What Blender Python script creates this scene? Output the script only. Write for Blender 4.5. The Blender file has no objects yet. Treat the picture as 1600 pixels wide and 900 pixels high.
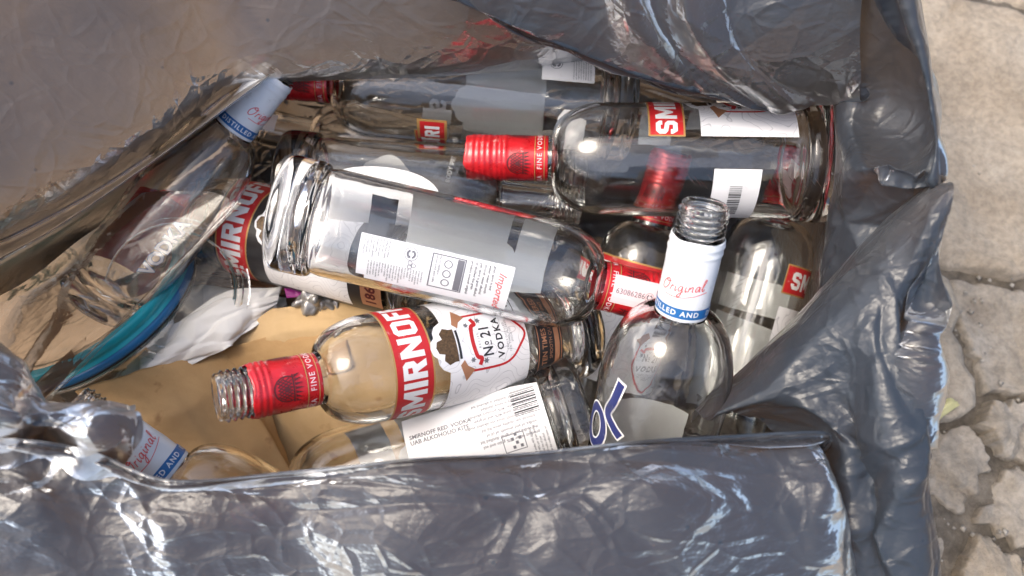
import bpy, bmesh, math, random
import numpy as np
from mathutils import Vector, Matrix
from mathutils.geometry import tessellate_polygon

random.seed(7); RNG = np.random.default_rng(11)
scn = bpy.context.scene
COL = scn.collection
PI = math.pi

# ------------------------------------------------------------------ camera
F = 1186.0                     # focal length in photograph pixels (1600 wide)
TILT = math.radians(22)        # from straight down
CAM = np.array([0.0, -0.195, 0.625])
cam_d = bpy.data.cameras.new('camera'); cam = bpy.data.objects.new('camera', cam_d); COL.objects.link(cam)
cam.location = CAM; cam.rotation_euler = (TILT, 0, 0)
cam_d.sensor_width = 36; cam_d.lens = 36 * F / 1600
cam_d.clip_start = 0.01; cam_d.clip_end = 400
cam_d.dof.use_dof = True; cam_d.dof.focus_distance = 0.475; cam_d.dof.aperture_fstop = 6.5
scn.camera = cam

# ------------------------------------------------------------------ light
SUN_EL, SUN_AZ = math.radians(60), math.radians(-95)      # azimuth from +Y (behind the bag) towards +X
w = bpy.data.worlds.new('World'); scn.world = w; w.use_nodes = True
nt = w.node_tree; bg = nt.nodes['Background']
sky = nt.nodes.new('ShaderNodeTexSky'); sky.sky_type = 'NISHITA'; sky.sun_disc = False
sky.sun_elevation = SUN_EL; sky.sun_rotation = SUN_AZ
sky.air_density = 1.0; sky.dust_density = 5.0; sky.ozone_density = 1.0
nt.links.new(sky.outputs[0], bg.inputs[0]); bg.inputs[1].default_value = 0.15
sd = bpy.data.lights.new('sun', 'SUN'); so = bpy.data.objects.new('sun', sd); COL.objects.link(so)
sd.energy = 0.6; sd.angle = math.radians(24); sd.color = (1.0, 0.95, 0.88)
sdir = Vector((math.cos(SUN_EL) * math.sin(SUN_AZ), math.cos(SUN_EL) * math.cos(SUN_AZ), math.sin(SUN_EL)))
so.rotation_euler = sdir.to_track_quat('Z', 'Y').to_euler(); so.location = (0.6, 1.2, 2.0)
scn.view_settings.view_transform = 'Standard'; scn.view_settings.look = 'None'
scn.view_settings.exposure = 1.2; scn.view_settings.gamma = 1.0
scn.view_settings.use_white_balance = True; scn.view_settings.white_balance_temperature = 6650; scn.view_settings.white_balance_tint = 8
scn.render.engine = 'CYCLES'
cy = scn.cycles
cy.max_bounces = 14; cy.transmission_bounces = 13; cy.transparent_max_bounces = 10; cy.glossy_bounces = 4; cy.diffuse_bounces = 3
cy.caustics_refractive = True; cy.caustics_reflective = False; cy.blur_glossy = 0.5
cy.sample_clamp_indirect = 8
cy.use_denoising = True
try:
    cy.denoiser = 'OPENIMAGEDENOISE'; cy.denoising_input_passes = 'RGB_ALBEDO_NORMAL'; cy.denoising_prefilter = 'ACCURATE'
except Exception: pass

_f = np.array([0, math.sin(TILT), -math.cos(TILT)]); _u = np.array([0, math.cos(TILT), math.sin(TILT)]); _r = np.array([1.0, 0, 0])
def P(px, py, d):
    "point seen at photograph pixel (px, py) at depth d along the view axis"
    return CAM + d * (_f + (px - 800) / F * _r - (py - 450) / F * _u)
def G(px, py, z=0.0):
    v = _f + (px - 800) / F * _r - (py - 450) / F * _u
    return CAM + v * ((z - CAM[2]) / v[2])

# ------------------------------------------------------------------ materials
def new_mat(name):
    m = bpy.data.materials.new(name); m.use_nodes = True
    n = m.node_tree.nodes; l = m.node_tree.links
    return m, n, l, n['Principled BSDF'], n['Material Output']
def N(n, typ, **kw):
    o = n.new(typ)
    for k, v in kw.items():
        if k in ('op',): o.operation = v
        else: setattr(o, k, v)
    return o
def ramp(n, l, src, stops):
    r = n.new('ShaderNodeValToRGB'); e = r.color_ramp.elements
    while len(e) < len(stops): e.new(0.5)
    for i, (p, c) in enumerate(stops):
        e[i].position = p; e[i].color = (c[0], c[1], c[2], 1) if hasattr(c, '__len__') else (c, c, c, 1)
    l.new(src, r.inputs[0]); return r
def noise(n, l, scale, detail=4, rough=0.55, coord='Object', vec=None):
    t = n.new('ShaderNodeTexNoise'); t.inputs['Scale'].default_value = scale
    t.inputs['Detail'].default_value = detail; t.inputs['Roughness'].default_value = rough
    if vec is None:
        c = n.new('ShaderNodeTexCoord'); vec = c.outputs[coord]
    l.new(vec, t.inputs['Vector']); return t
def bump(n, l, src, strength, dist, into):
    b = n.new('ShaderNodeBump'); b.inputs['Strength'].default_value = strength; b.inputs['Distance'].default_value = dist
    l.new(src, b.inputs['Height'])
    for i in into: l.new(b.outputs[0], i)
    return b

def flat_mat(name, col, rough=0.5, var=0.12, metal=0.0, coat=0.0, scale=60, spec=0.5, wear=0.0, wcol=(.6, .55, .5)):
    m, n, l, p, o = new_mat(name)
    t = noise(n, l, scale)
    r = ramp(n, l, t.outputs['Fac'], [(0.3, [c * (1 - var) for c in col]), (0.7, [min(1, c * (1 + var)) for c in col])])
    out = r.outputs[0]
    if wear:
        t2 = noise(n, l, 130, 6, .72); r2 = ramp(n, l, t2.outputs['Fac'], [(0.60, 0.0), (0.70, wear)]); mx = n.new('ShaderNodeMixRGB'); l.new(r2.outputs[0], mx.inputs[0])
        l.new(out, mx.inputs[1]); mx.inputs[2].default_value = (*wcol, 1); out = mx.outputs[0]
        rr = ramp(n, l, t2.outputs['Fac'], [(0.4, rough), (0.7, min(1, rough + .3))]); l.new(rr.outputs[0], p.inputs['Roughness'])
        bump(n, l, t.outputs['Fac'], .25, .001, [p.inputs['Normal']])
    l.new(out, p.inputs['Base Color'])
    if not wear: p.inputs['Roughness'].default_value = rough
    p.inputs['Metallic'].default_value = metal
    p.inputs['Coat Weight'].default_value = coat; p.inputs['Coat Roughness'].default_value = 0.12
    p.inputs['Specular IOR Level'].default_value = spec
    return m

def glass_mat():
    m, n, l, p, o = new_mat('clear_glass')
    p.inputs['Base Color'].default_value = (0.985, 0.992, 0.987, 1)
    p.inputs['Transmission Weight'].default_value = 1; p.inputs['IOR'].default_value = 1.5
    t = noise(n, l, 30, 3)
    r = ramp(n, l, t.outputs['Fac'], [(0.45, 0.0), (0.8, 0.06)]); l.new(r.outputs[0], p.inputs['Roughness'])
    t2 = noise(n, l, 45, 2)
    bump(n, l, t2.outputs['Fac'], 0.15, 0.002, [p.inputs['Normal']])
    return m

def film_mat(name, clear, transl, dark, tint, tcol, haze=0.13, gloss_gain=1.0, bs=0.3):
    "thin polythene: some light straight through, some scattered through, the rest absorbed, glossy skin"
    m, n, l, p, o = new_mat(name); n.remove(p)
    tr = n.new('ShaderNodeBsdfTransparent'); tr.inputs[0].default_value = (*tint, 1)
    tl = n.new('ShaderNodeBsdfTranslucent')
    df = n.new('ShaderNodeBsdfDiffuse'); df.inputs[0].default_value = (*dark, 1)
    gl = n.new('ShaderNodeBsdfGlossy'); gl.inputs['Roughness'].default_value = haze
    # dust and pinholes in the colour of the film itself
    t = noise(n, l, 14, 3); r = ramp(n, l, t.outputs['Fac'], [(0.3, [c * 0.75 for c in tcol]), (0.7, [c * 1.15 for c in tcol])])
    v = n.new('ShaderNodeTexVoronoi'); v.inputs['Scale'].default_value = 55
    c = n.new('ShaderNodeTexCoord'); l.new(c.outputs['Object'], v.inputs['Vector'])
    rv = ramp(n, l, v.outputs['Distance'], [(0.03, 0.25), (0.09, 1.0)])
    mx = n.new('ShaderNodeMixRGB'); mx.blend_type = 'MULTIPLY'; mx.inputs[0].default_value = 1
    l.new(r.outputs[0], mx.inputs[1]); l.new(rv.outputs[0], mx.inputs[2]); l.new(mx.outputs[0], tl.inputs[0])
    m1 = n.new('ShaderNodeMixShader'); m1.inputs[0].default_value = transl / max(1e-6, (1 - clear))
    l.new(df.outputs[0], m1.inputs[1]); l.new(tl.outputs[0], m1.inputs[2])
    m2 = n.new('ShaderNodeMixShader'); m2.inputs[0].default_value = clear
    l.new(m1.outputs[0], m2.inputs[1]); l.new(tr.outputs[0], m2.inputs[2])
    fr = n.new('ShaderNodeFresnel'); fr.inputs[0].default_value = 1.42
    mu = N(n, 'ShaderNodeMath', op='MULTIPLY'); mu.use_clamp = True; mu.inputs[1].default_value = gloss_gain
    l.new(fr.outputs[0], mu.inputs[0])
    m3 = n.new('ShaderNodeMixShader'); l.new(mu.outputs[0], m3.inputs[0])
    l.new(m2.outputs[0], m3.inputs[1]); l.new(gl.outputs[0], m3.inputs[2]); l.new(m3.outputs[0], o.inputs[0])
    # fine stretch marks and thin crease lines
    mp = n.new('ShaderNodeMapping'); mp.inputs['Scale'].default_value = (1, 1.5, 1.2); l.new(c.outputs['Object'], mp.inputs[0])
    wp = noise(n, l, 16, 1, .5, vec=mp.outputs[0]); vm = n.new('ShaderNodeVectorMath'); vm.operation = 'MULTIPLY_ADD'; vm.inputs[1].default_value = (.04, .04, .04)
    l.new(wp.outputs['Color'], vm.inputs[0]); l.new(mp.outputs[0], vm.inputs[2])
    ve = n.new('ShaderNodeTexVoronoi'); ve.feature = 'DISTANCE_TO_EDGE'; ve.inputs['Scale'].default_value = 20; l.new(vm.outputs[0], ve.inputs['Vector'])
    rr_ = ramp(n, l, ve.outputs['Distance'], [(0.0, 1.0), (0.10, 0.0)])
    ad = N(n, 'ShaderNodeMath', op='MULTIPLY_ADD'); l.new(rr_.outputs[0], ad.inputs[0]); ad.inputs[1].default_value = 0.5
    a = noise(n, l, 60, 3, 0.65, vec=mp.outputs[0]); l.new(a.outputs['Fac'], ad.inputs[2])
    v3 = n.new('ShaderNodeTexVoronoi'); v3.feature = 'DISTANCE_TO_EDGE'; v3.inputs['Scale'].default_value = 47; l.new(vm.outputs[0], v3.inputs['Vector'])
    r3 = ramp(n, l, v3.outputs['Distance'], [(0.0, 1.0), (0.12, 0.0)]); a5 = N(n, 'ShaderNodeMath', op='MULTIPLY_ADD'); l.new(r3.outputs[0], a5.inputs[0]); a5.inputs[1].default_value = 0.28; l.new(ad.outputs[0], a5.inputs[2])
    bump(n, l, a5.outputs[0], bs, 0.003, [gl.inputs['Normal'], fr.inputs['Normal'], df.inputs['Normal']])
    return m

def label_mat():
    m, n, l, p, o = new_mat('contour_label_paper')
    t = noise(n, l, 42, 1.5, 0.4)
    mm = N(n, 'ShaderNodeMath', op='MULTIPLY'); mm.inputs[1].default_value = 14; l.new(t.outputs['Fac'], mm.inputs[0])
    fr = N(n, 'ShaderNodeMath', op='FRACT'); l.new(mm.outputs[0], fr.inputs[0])
    r = ramp(n, l, fr.outputs[0], [(0.0, (0.50, 0.50, 0.53)), (0.13, (0.83, 0.83, 0.85))])
    r.color_ramp.interpolation = 'LINEAR'
    l.new(r.outputs[0], p.inputs['Base Color']); p.inputs['Roughness'].default_value = 0.42
    return m

M = {}
M['glass'] = glass_mat()
M['film'] = film_mat('smoky_polythene', 0.08, 0.50, (0.058, 0.078, 0.106), (0.55, 0.44, 0.34), (0.54, 0.37, 0.235), 0.30, 1.3, 0.38)
M['clear_film'] = film_mat('clear_polythene', 0.95, 0.03, (0.30, 0.29, 0.27), (0.95, 0.94, 0.92), (0.5, 0.48, 0.45), 0.10, 0.9, 0.08)
M['white'] = flat_mat('white_label_paper', (0.78, 0.78, 0.79), 0.45, 0.03, wear=.25, wcol=(.45, .42, .38))
M['contour'] = label_mat()
M['grey_back'] = flat_mat('label_backing', (0.88, 0.88, 0.87), 0.6, 0.05, scale=25, wear=.25, wcol=(.5, .49, .46))
M['red'] = flat_mat('red_print', (0.50, 0.018, 0.022), 0.38, 0.12, wear=.45)
M['sleeve_red'] = flat_mat('red_foil_sleeve', (0.62, 0.012, 0.02), 0.26, 0.18, 0.25, 0.6, 90, wear=.5)
M['gold'] = flat_mat('gold_print', (0.55, 0.33, 0.12), 0.35, 0.15, 0.4)
M['copper'] = flat_mat('copper_print', (0.42, 0.20, 0.11), 0.4, 0.15, 0.2)
M['ink'] = flat_mat('black_ink', (0.02, 0.02, 0.022), 0.5, 0.1)
M['grey_ink'] = flat_mat('grey_ink', (0.16, 0.16, 0.18), 0.5, 0.1)
M['dark_print'] = flat_mat('dark_crest_print', (0.09, 0.012, 0.014), 0.4, 0.2)
M['crown'] = flat_mat('bronze_crown_print', (0.11, 0.065, 0.03), 0.4, 0.5, 0.2, scale=700)
M['white_sleeve'] = flat_mat('white_plastic_sleeve', (0.76, 0.77, 0.78), 0.32, 0.03, 0, 0.3, wear=.35, wcol=(.42, .40, .37))
M['blue'] = flat_mat('blue_print', (0.015, 0.13, 0.36), 0.35, 0.06)
M['navy'] = flat_mat('navy_print', (0.02, 0.03, 0.15), 0.35, 0.06)
M['pink_ink'] = flat_mat('coral_ink', (0.72, 0.10, 0.10), 0.4, 0.06)
M['pink'] = flat_mat('pink_tax_strip', (0.80, 0.58, 0.60), 0.5, 0.05)
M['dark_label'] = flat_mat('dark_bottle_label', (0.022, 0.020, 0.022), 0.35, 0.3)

# ------------------------------------------------------------------ mesh helpers
def mesh(name, V, Fc, mat=None, smooth=True, angle=None):
    me = bpy.data.meshes.new(name); me.from_pydata([tuple(v) for v in V], [], [tuple(f) for f in Fc]); me.update()
    if mat: me.materials.append(mat)
    if smooth:
        me.polygons.foreach_set('use_smooth', [True] * len(me.polygons))
        if angle: me.set_sharp_from_angle(angle=math.radians(angle))
    return me
def link(name, data, parent=None, mw=None):
    o = bpy.data.objects.new(name, data); COL.objects.link(o)
    if parent: o.parent = parent
    if mw is not None: o.matrix_world = mw
    return o
def tag(o, label=None, cat=None, group=None, kind=None):
    if label: o['label'] = label
    if cat: o['category'] = cat
    if group: o['group'] = group
    if kind: o['kind'] = kind
    return o
def thing(name, label, cat, mw, group=None):
    e = link(name, None, None, mw); e.empty_display_size = 0.02
    return tag(e, label, cat, group)

def grid_faces(nu, nv):
    i = np.arange(nu - 1)[:, None]; j = np.arange(nv - 1)[None]
    a = i * nv + j
    return np.stack([a, a + 1, a + nv + 1, a + nv], -1).reshape(-1, 4)
def cat_rom(C, n, axis):
    "Catmull-Rom resample of control grid C (.., .., 3) to n samples along axis"
    C = np.moveaxis(np.asarray(C, float), axis, 0); k = len(C)
    t = np.linspace(0, k - 1, n); i = np.minimum(t.astype(int), k - 2); f = (t - i)[:, None, None]
    E = np.concatenate([2 * C[:1] - C[1:2], C, 2 * C[-1:] - C[-2:-1]])
    p0, p1, p2, p3 = E[i], E[i + 1], E[i + 2], E[i + 3]
    R = 0.5 * (2 * p1 + (p2 - p0) * f + (2 * p0 - 5 * p1 + 4 * p2 - p3) * f**2 + (3 * p1 - p0 - 3 * p2 + p3) * f**3)
    return np.moveaxis(R, 0, axis)
def lin(C, n, axis):
    C = np.moveaxis(np.asarray(C, float), axis, 0); k = len(C)
    t = np.linspace(0, k - 1, n); i = np.minimum(t.astype(int), k - 2); f = (t - i)[:, None, None]
    return np.moveaxis(C[i] * (1 - f) + C[i + 1] * f, 0, axis)
def smooth_noise(X, Y, seed):
    r = np.random.default_rng(seed); T = r.random((64, 64)) * 2 - 1
    xi = np.floor(X).astype(int); yi = np.floor(Y).astype(int); fx = X - xi; fy = Y - yi
    fx = fx * fx * (3 - 2 * fx); fy = fy * fy * (3 - 2 * fy)
    g = lambda a, b: T[a % 64, b % 64]
    return (g(xi, yi) * (1 - fx) + g(xi + 1, yi) * fx) * (1 - fy) + (g(xi, yi + 1) * (1 - fx) + g(xi + 1, yi + 1) * fx) * fy
def fbm(X, Y, seed, o=4):
    s = 0; a = 1
    for k in range(o): s = s + a * smooth_noise(X * 2**k, Y * 2**k, seed + k); a *= 0.5
    return s
def crumple(X, Y, n, seed):
    "piecewise-planar creases: F2^2-F1^2 of a random point set (X,Y in 0..1 units)"
    r = np.random.default_rng(seed); S = r.random((n, 2)) * 1.6 - 0.3
    Xw = X + 0.03 * smooth_noise(X * 5, Y * 5, seed + 5); Yw = Y + 0.03 * smooth_noise(X * 5 + 9, Y * 5, seed + 6)
    D = (Xw[..., None] - S[:, 0])**2 + (Yw[..., None] - S[:, 1])**2
    D = np.partition(D, 1, axis=-1)
    return np.minimum((D[..., 1] - D[..., 0]) * n * 0.5, 1.8)
def creases(X, Y, n, seed, fans=(), eps=.004, bias=None, spread=.6):
    "straight folds running through the sheet (sum of tents along random lines), some fanning out of gather points"
    r = np.random.default_rng(seed); h = 0 * X
    for k in range(n):
        if fans and r.random() < .55:
            c = np.array(fans[r.integers(len(fans))]) + r.normal(0, .02, 2); a = r.random() * PI
        else:
            c = np.array([r.random() * X.max(), r.random() * Y.max()]); a = r.random() * PI if bias is None or r.random() < .3 else bias + r.normal(0, spread)
        d = -(X - c[0]) * math.sin(a) + (Y - c[1]) * math.cos(a); e = eps * r.uniform(.4, 2)
        h = h + r.choice((-1, 1)) * r.uniform(.4, 1) * (np.sqrt(d * d + e * e))
    A = np.stack([np.ones(X.size), X.ravel(), Y.ravel()], 1); co, *_ = np.linalg.lstsq(A, h.ravel(), rcond=None)
    return h - (A @ co).reshape(X.shape)
def normals(Q):
    du = np.gradient(Q, axis=0); dv = np.gradient(Q, axis=1)
    n = np.cross(du, dv); return n / (np.linalg.norm(n, axis=-1, keepdims=True) + 1e-12)
def sheet(ctrl, nu, nv, amps=(), seed=1, aspect=(1, 1), interp=cat_rom, mask=None, px=True):
    "ctrl: rows of (px,py,depth) -> fine world-space grid with creases; amps: list of (cells, metres)"
    C = np.array([[P(*c) if px else c for c in row] for row in ctrl], float)
    Q = interp(interp(C, nu, 0), nv, 1)
    U, Vv = np.meshgrid(np.linspace(0, 1, nu) * aspect[0], np.linspace(0, 1, nv) * aspect[1], indexing='ij')
    Nn = normals(Q); h = 0
    for k, (cells, amp) in enumerate(amps):
        if cells == 'c': h = h + amp[0] * creases(U, Vv, amp[1], seed + 7 * k, *amp[2:])
        else: h = h + (amp * crumple(U, Vv, cells, seed + 17 * k) if cells > 0 else amp * fbm(U * -cells, Vv * -cells, seed + 31 * k))
    if amps:
        if mask is not None: h = h * mask(np.linspace(0, 1, nu)[:, None], np.linspace(0, 1, nv)[None])
        Q = Q + Nn * (h[..., None] if np.ndim(h) else h)
    return Q
def sheet_obj(name, Q, mat, parent=None, thick=0.0, angle=None):
    nu, nv = Q.shape[:2]
    o = link(name, mesh(name, Q.reshape(-1, 3), grid_faces(nu, nv), mat, True, angle), parent)
    if thick:
        s = o.modifiers.new('s', 'SOLIDIFY'); s.thickness = thick; s.offset = 0
    return o

# ------------------------------------------------------------------ lathe / bottle
def lathe(prof, seg=64, closed=False):
    n = len(prof); A = np.linspace(0, 2 * PI, seg, endpoint=False)
    V = []; Fc = []; idx = []
    for (r, z) in prof:
        if r < 1e-7: idx.append([len(V)] * seg); V.append((0, 0, z))
        else:
            idx.append(list(range(len(V), len(V) + seg)))
            V += [(r * math.cos(a), r * math.sin(a), z) for a in A]
    rng = range(n) if closed else range(n - 1)
    for i in rng:
        a = idx[i]; b = idx[(i + 1) % n]
        for k in range(seg):
            q = [a[k], a[(k + 1) % seg], b[(k + 1) % seg], b[k]]
            u = []
            for x in q:
                if x not in u: u.append(x)
            if len(u) > 2: Fc.append(u)
    return V, Fc
def smoothprof(pts, n=6):
    "densify a profile with Catmull-Rom"
    C = np.array(pts, float)[:, None, :]
    C = np.concatenate([C, np.zeros_like(C[..., :1])], -1)
    R = cat_rom(C, (len(pts) - 1) * n + 1, 0)[:, 0, :2]
    R[:, 0] = np.maximum(R[:, 0], 0); return [tuple(x) for x in R]

def bottle_profile(R, L, neck=0.0148, sh0=0.088, sh1=0.058, ring=0.0022, thread=True, bulb=0.0):
    o = [(0, .0045), (R * .45, .0042), (R * .75, .0018), (R * .88, .0002)]
    o += smoothprof([(R * .9, 0), (R + ring - .0022, .0012), (R + ring, .005), (R + ring, .021)], 3)
    if ring > 0: o += smoothprof([(R + ring, .0215), (R + ring - .0008, .0245), (R - .0008, .0265), (R - .0006, .029), (R, .032)], 3)
    o += [(R, .05 + k * (L - sh0 - .052) / 6) for k in range(7)]
    H = sh0 - sh1
    for k in range(1, 13):
        a = k / 12 * PI / 2
        r = neck + .0012 + (R - neck - .0012) * math.cos(a)**(0.92 if bulb == 0 else 0.95) ; z = L - sh0 + H * (math.sin(a)**1.15)
        o.append((r + bulb * math.sin(2 * a), z))
    o += [(neck + .0004, L - sh1 + .004), (neck, L - sh1 + .012), (neck, L - .028), (neck, L - .0205)]
    o += [(neck + .0006, L - .0200), (neck + .0007, L - .0185), (neck - .0008, L - .0178)]
    if thread:
        tr = neck - .0016
        for k in range(4):
            z = L - .0170 + k * .0036
            o += [(tr, z), (tr + .0004, z + .0008), (tr + .0014, z + .0014), (tr + .0014, z + .0020), (tr + .0004, z + .0027)]
        o += [(tr, L - .0024), (tr + .0003, L - .0012), (tr - .0002, L - .0003), (tr - .0010, L)]
    else: o += [(neck - .001, L - .002), (neck - .002, L)]
    inn = [(neck - .0046, L - .0006), (neck - .0050, L - .002), (neck - .0048, L - .03), (neck - .0042, L - sh1 + .002)]
    for k in range(12, 0, -1):
        a = k / 12 * PI / 2
        r = neck - .0034 + (R - neck + .0004) * math.cos(a)**(0.92 if bulb == 0 else 0.95); z = L - sh0 - .001 + (H - .001) * (math.sin(a)**1.15)
        inn.append((r + bulb * math.sin(2 * a), z))
    Ri = R - .0030
    inn += [(Ri, L - sh0 - .004 - k * (L - sh0 - .044) / 6) for k in range(7)]
    inn += smoothprof([(Ri, .034), (Ri - .0006, .024), (Ri - .006, .0155), (Ri * .6, .0125)], 4) + [(Ri * .3, .0135), (0, .014)]
    return o + inn

_glass = {}
def glass_mesh(key, **kw):
    if key not in _glass:
        V, Fc = lathe(bottle_profile(**kw), 64)
        _glass[key] = mesh('glass_' + key, V, Fc, M['glass'], True, 50)
        bm = bmesh.new(); bm.from_mesh(_glass[key])
        if bm.calc_volume(signed=True) < 0: bmesh.ops.reverse_faces(bm, faces=bm.faces); bm.to_mesh(_glass[key])
        bm.free()
    return _glass[key]

def frame_for(base, mouth, L, anchor=0.5, roll=0.0):
    base = np.array(base); mouth = np.array(mouth); d = mouth - base; ln = np.linalg.norm(d); a = d / ln
    c = base + d * anchor; b = c - a * L * anchor
    tc = CAM - (b + a * L * 0.5); x = tc - a * np.dot(tc, a); x /= np.linalg.norm(x)
    y = np.cross(a, x)
    x2 = x * math.cos(roll) + y * math.sin(roll); y2 = np.cross(a, x2)
    m = Matrix.Identity(4)
    for i in range(3): m[i][0] = x2[i]; m[i][1] = y2[i]; m[i][2] = a[i]; m[i][3] = b[i]
    return m, ln

# ------------------------------------------------------------------ flat print wrapped on a bottle
def poly2d(polys):
    V = []; Fc = []
    for poly in polys:
        tris = tessellate_polygon([[Vector((x, y, 0)) for x, y in poly]])
        b = len(V); V += list(poly); Fc += [(b + t[0], b + t[1], b + t[2]) for t in tris]
    return V, Fc
_txt = {}
def text2d(body, size=1.0, bold=0.0, align='CENTER', shear=0.0, xs=1.0, space=1.0, line=1.0):
    key = (body, bold, align, shear, space, line)
    if key not in _txt:
        c = bpy.data.curves.new('t', 'FONT'); c.body = body; c.size = 1; c.offset = bold; c.align_x = align; c.align_y = 'CENTER'
        c.shear = shear; c.space_character = space; c.space_line = line; c.resolution_u = 2; c.fill_mode = 'FRONT'
        o = bpy.data.objects.new('t', c); COL.objects.link(o)
        dg = bpy.context.evaluated_depsgraph_get(); ev = o.evaluated_get(dg); me = ev.to_mesh()
        V = [(v.co.x, v.co.y) for v in me.vertices]; Fc = [tuple(p.vertices) for p in me.polygons]
        ev.to_mesh_clear(); bpy.data.objects.remove(o); bpy.data.curves.remove(c); _txt[key] = (V, Fc)
    V, Fc = _txt[key]
    return [(x * size * xs, y * size) for x, y in V], Fc
def xf(vf, dx=0, dy=0, rot=0.0, s=1.0):
    V, Fc = vf; c, sn = math.cos(rot), math.sin(rot)
    return [((x * c - y * sn) * s + dx, (x * sn + y * c) * s + dy) for x, y in V], Fc
def join2d(*vfs):
    V = []; Fc = []
    for v, f in vfs:
        b = len(V); V += list(v); Fc += [tuple(i + b for i in q) for q in f]
    return V, Fc
def wrap(name, vf, R, off, mat, parent, mw, phi=0.0, step=2.5, rfun=None, curl=None):
    "vf in millimetres (u round the bottle, v = height above the base) -> mesh on the bottle of radius R"
    V, Fc = vf
    bm = bmesh.new(); bv = [bm.verts.new((x, y, 0)) for x, y in V]
    for f in Fc:
        try: bm.faces.new([bv[i] for i in f])
        except ValueError: pass
    xs = [x for x, y in V]
    if step:
        k = math.ceil(min(xs) / step) * step
        while k < max(xs):
            bmesh.ops.bisect_plane(bm, geom=bm.verts[:] + bm.edges[:] + bm.faces[:], plane_co=(k, 0, 0), plane_no=(1, 0, 0), dist=1e-5); k += step
    for f in bm.faces:
        f.normal_update()
        if f.normal.z < 0: f.normal_flip()
    for v in bm.verts:
        u, z = v.co.x / 1000, v.co.y / 1000
        r = (rfun(z) if rfun else R); a = phi + u / r; r += off / 1000
        if curl: r += curl(u, z)
        v.co = (r * math.cos(a), r * math.sin(a), z)
    me = bpy.data.meshes.new(name); bm.to_mesh(me); bm.free(); me.materials.append(mat)
    o = link(name, me, parent)
    return o
def rect(x0, y0, x1, y1): return poly2d([[(x0, y0), (x1, y0), (x1, y1), (x0, y1)]])
def frame_rect(x0, y0, x1, y1, t):
    return join2d(rect(x0, y0, x1, y0 + t), rect(x0, y1 - t, x1, y1), rect(x0, y0 + t, x0 + t, y1 - t), rect(x1 - t, y0 + t, x1, y1 - t))
def ribbon(pts, wd, n=None, closed=False):
    "a pen stroke: smooth ribbon of width wd through pts"
    C = np.array(pts, float)
    if n: 
        Z = np.concatenate([C, np.zeros((len(C), 1))], 1)[:, None, :]
        C = cat_rom(Z, n, 0)[:, 0, :2]
    T = np.gradient(C, axis=0); T /= np.linalg.norm(T, axis=1, keepdims=True) + 1e-9
    Nn = np.stack([-T[:, 1], T[:, 0]], 1) * wd / 2
    V = np.concatenate([C + Nn, C - Nn]); k = len(C)
    return [tuple(v) for v in V], [(i, i + 1, k + i + 1, k + i) for i in range(k - 1)]

GL = {
 'S': (.72, [[(0,.22),(.15,0),(.58,0),(.72,.16),(.72,.45),(.58,.58),(.24,.64),(.24,.78),(.48,.78),(.48,.70),(.72,.70),(.72,.84),(.57,1),(.15,1),(0,.84),(0,.56),(.14,.44),(.48,.38),(.48,.22),(.24,.22),(.24,.32),(0,.32)]]),
 'M': (.96, [[(0,0),(0,1),(.26,1),(.48,.52),(.70,1),(.96,1),(.96,0),(.73,0),(.73,.58),(.54,.16),(.42,.16),(.23,.58),(.23,0)]]),
 'I': (.25, [[(0,0),(.25,0),(.25,1),(0,1)]]),
 'R': (.72, [[(0,0),(.25,0),(.25,1),(0,1)], [(.25,.80),(.46,.80),(.57,1),(.25,1)], [(.46,.80),(.47,.62),(.71,.52),(.71,.86),(.57,1)], [(.25,.40),(.57,.40),(.71,.52),(.47,.62),(.25,.60)], [(.29,.40),(.48,0),(.74,0),(.57,.40)]]),
 'N': (.80, [[(0,0),(0,1),(.24,1),(.56,.45),(.56,1),(.80,1),(.80,0),(.56,0),(.24,.55),(.24,0)]]),
 'O': (.74, [[(.15,0),(.37,0),(.37,.21),(.25,.21),(.25,.79),(.37,.79),(.37,1),(.15,1),(0,.85),(0,.15)], [(.37,0),(.59,0),(.74,.15),(.74,.85),(.59,1),(.37,1),(.37,.79),(.49,.79),(.49,.21),(.37,.21)]]),
 'F': (.62, [[(0,0),(0,1),(.62,1),(.62,.78),(.25,.78),(.25,.60),(.56,.60),(.56,.39),(.25,.39),(.25,0)]]),
 '.': (.14, [[(0,.38),(.14,.38),(.14,.54),(0,.54)]]),
}
def brand2d(word, h, xs=1.0, gap=.12):
    x = 0; parts = []
    for ch in word:
        wd, polys = GL[ch]
        parts.append(xf(poly2d(polys), x / h * h, 0)); parts[-1] = ([(px + 0, py) for px, py in parts[-1][0]], parts[-1][1]); x += wd + gap
    V, Fc = join2d(*parts); x -= gap
    return [((a - x / 2) * h * xs, (b - .5) * h) for a, b in V], Fc

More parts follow.
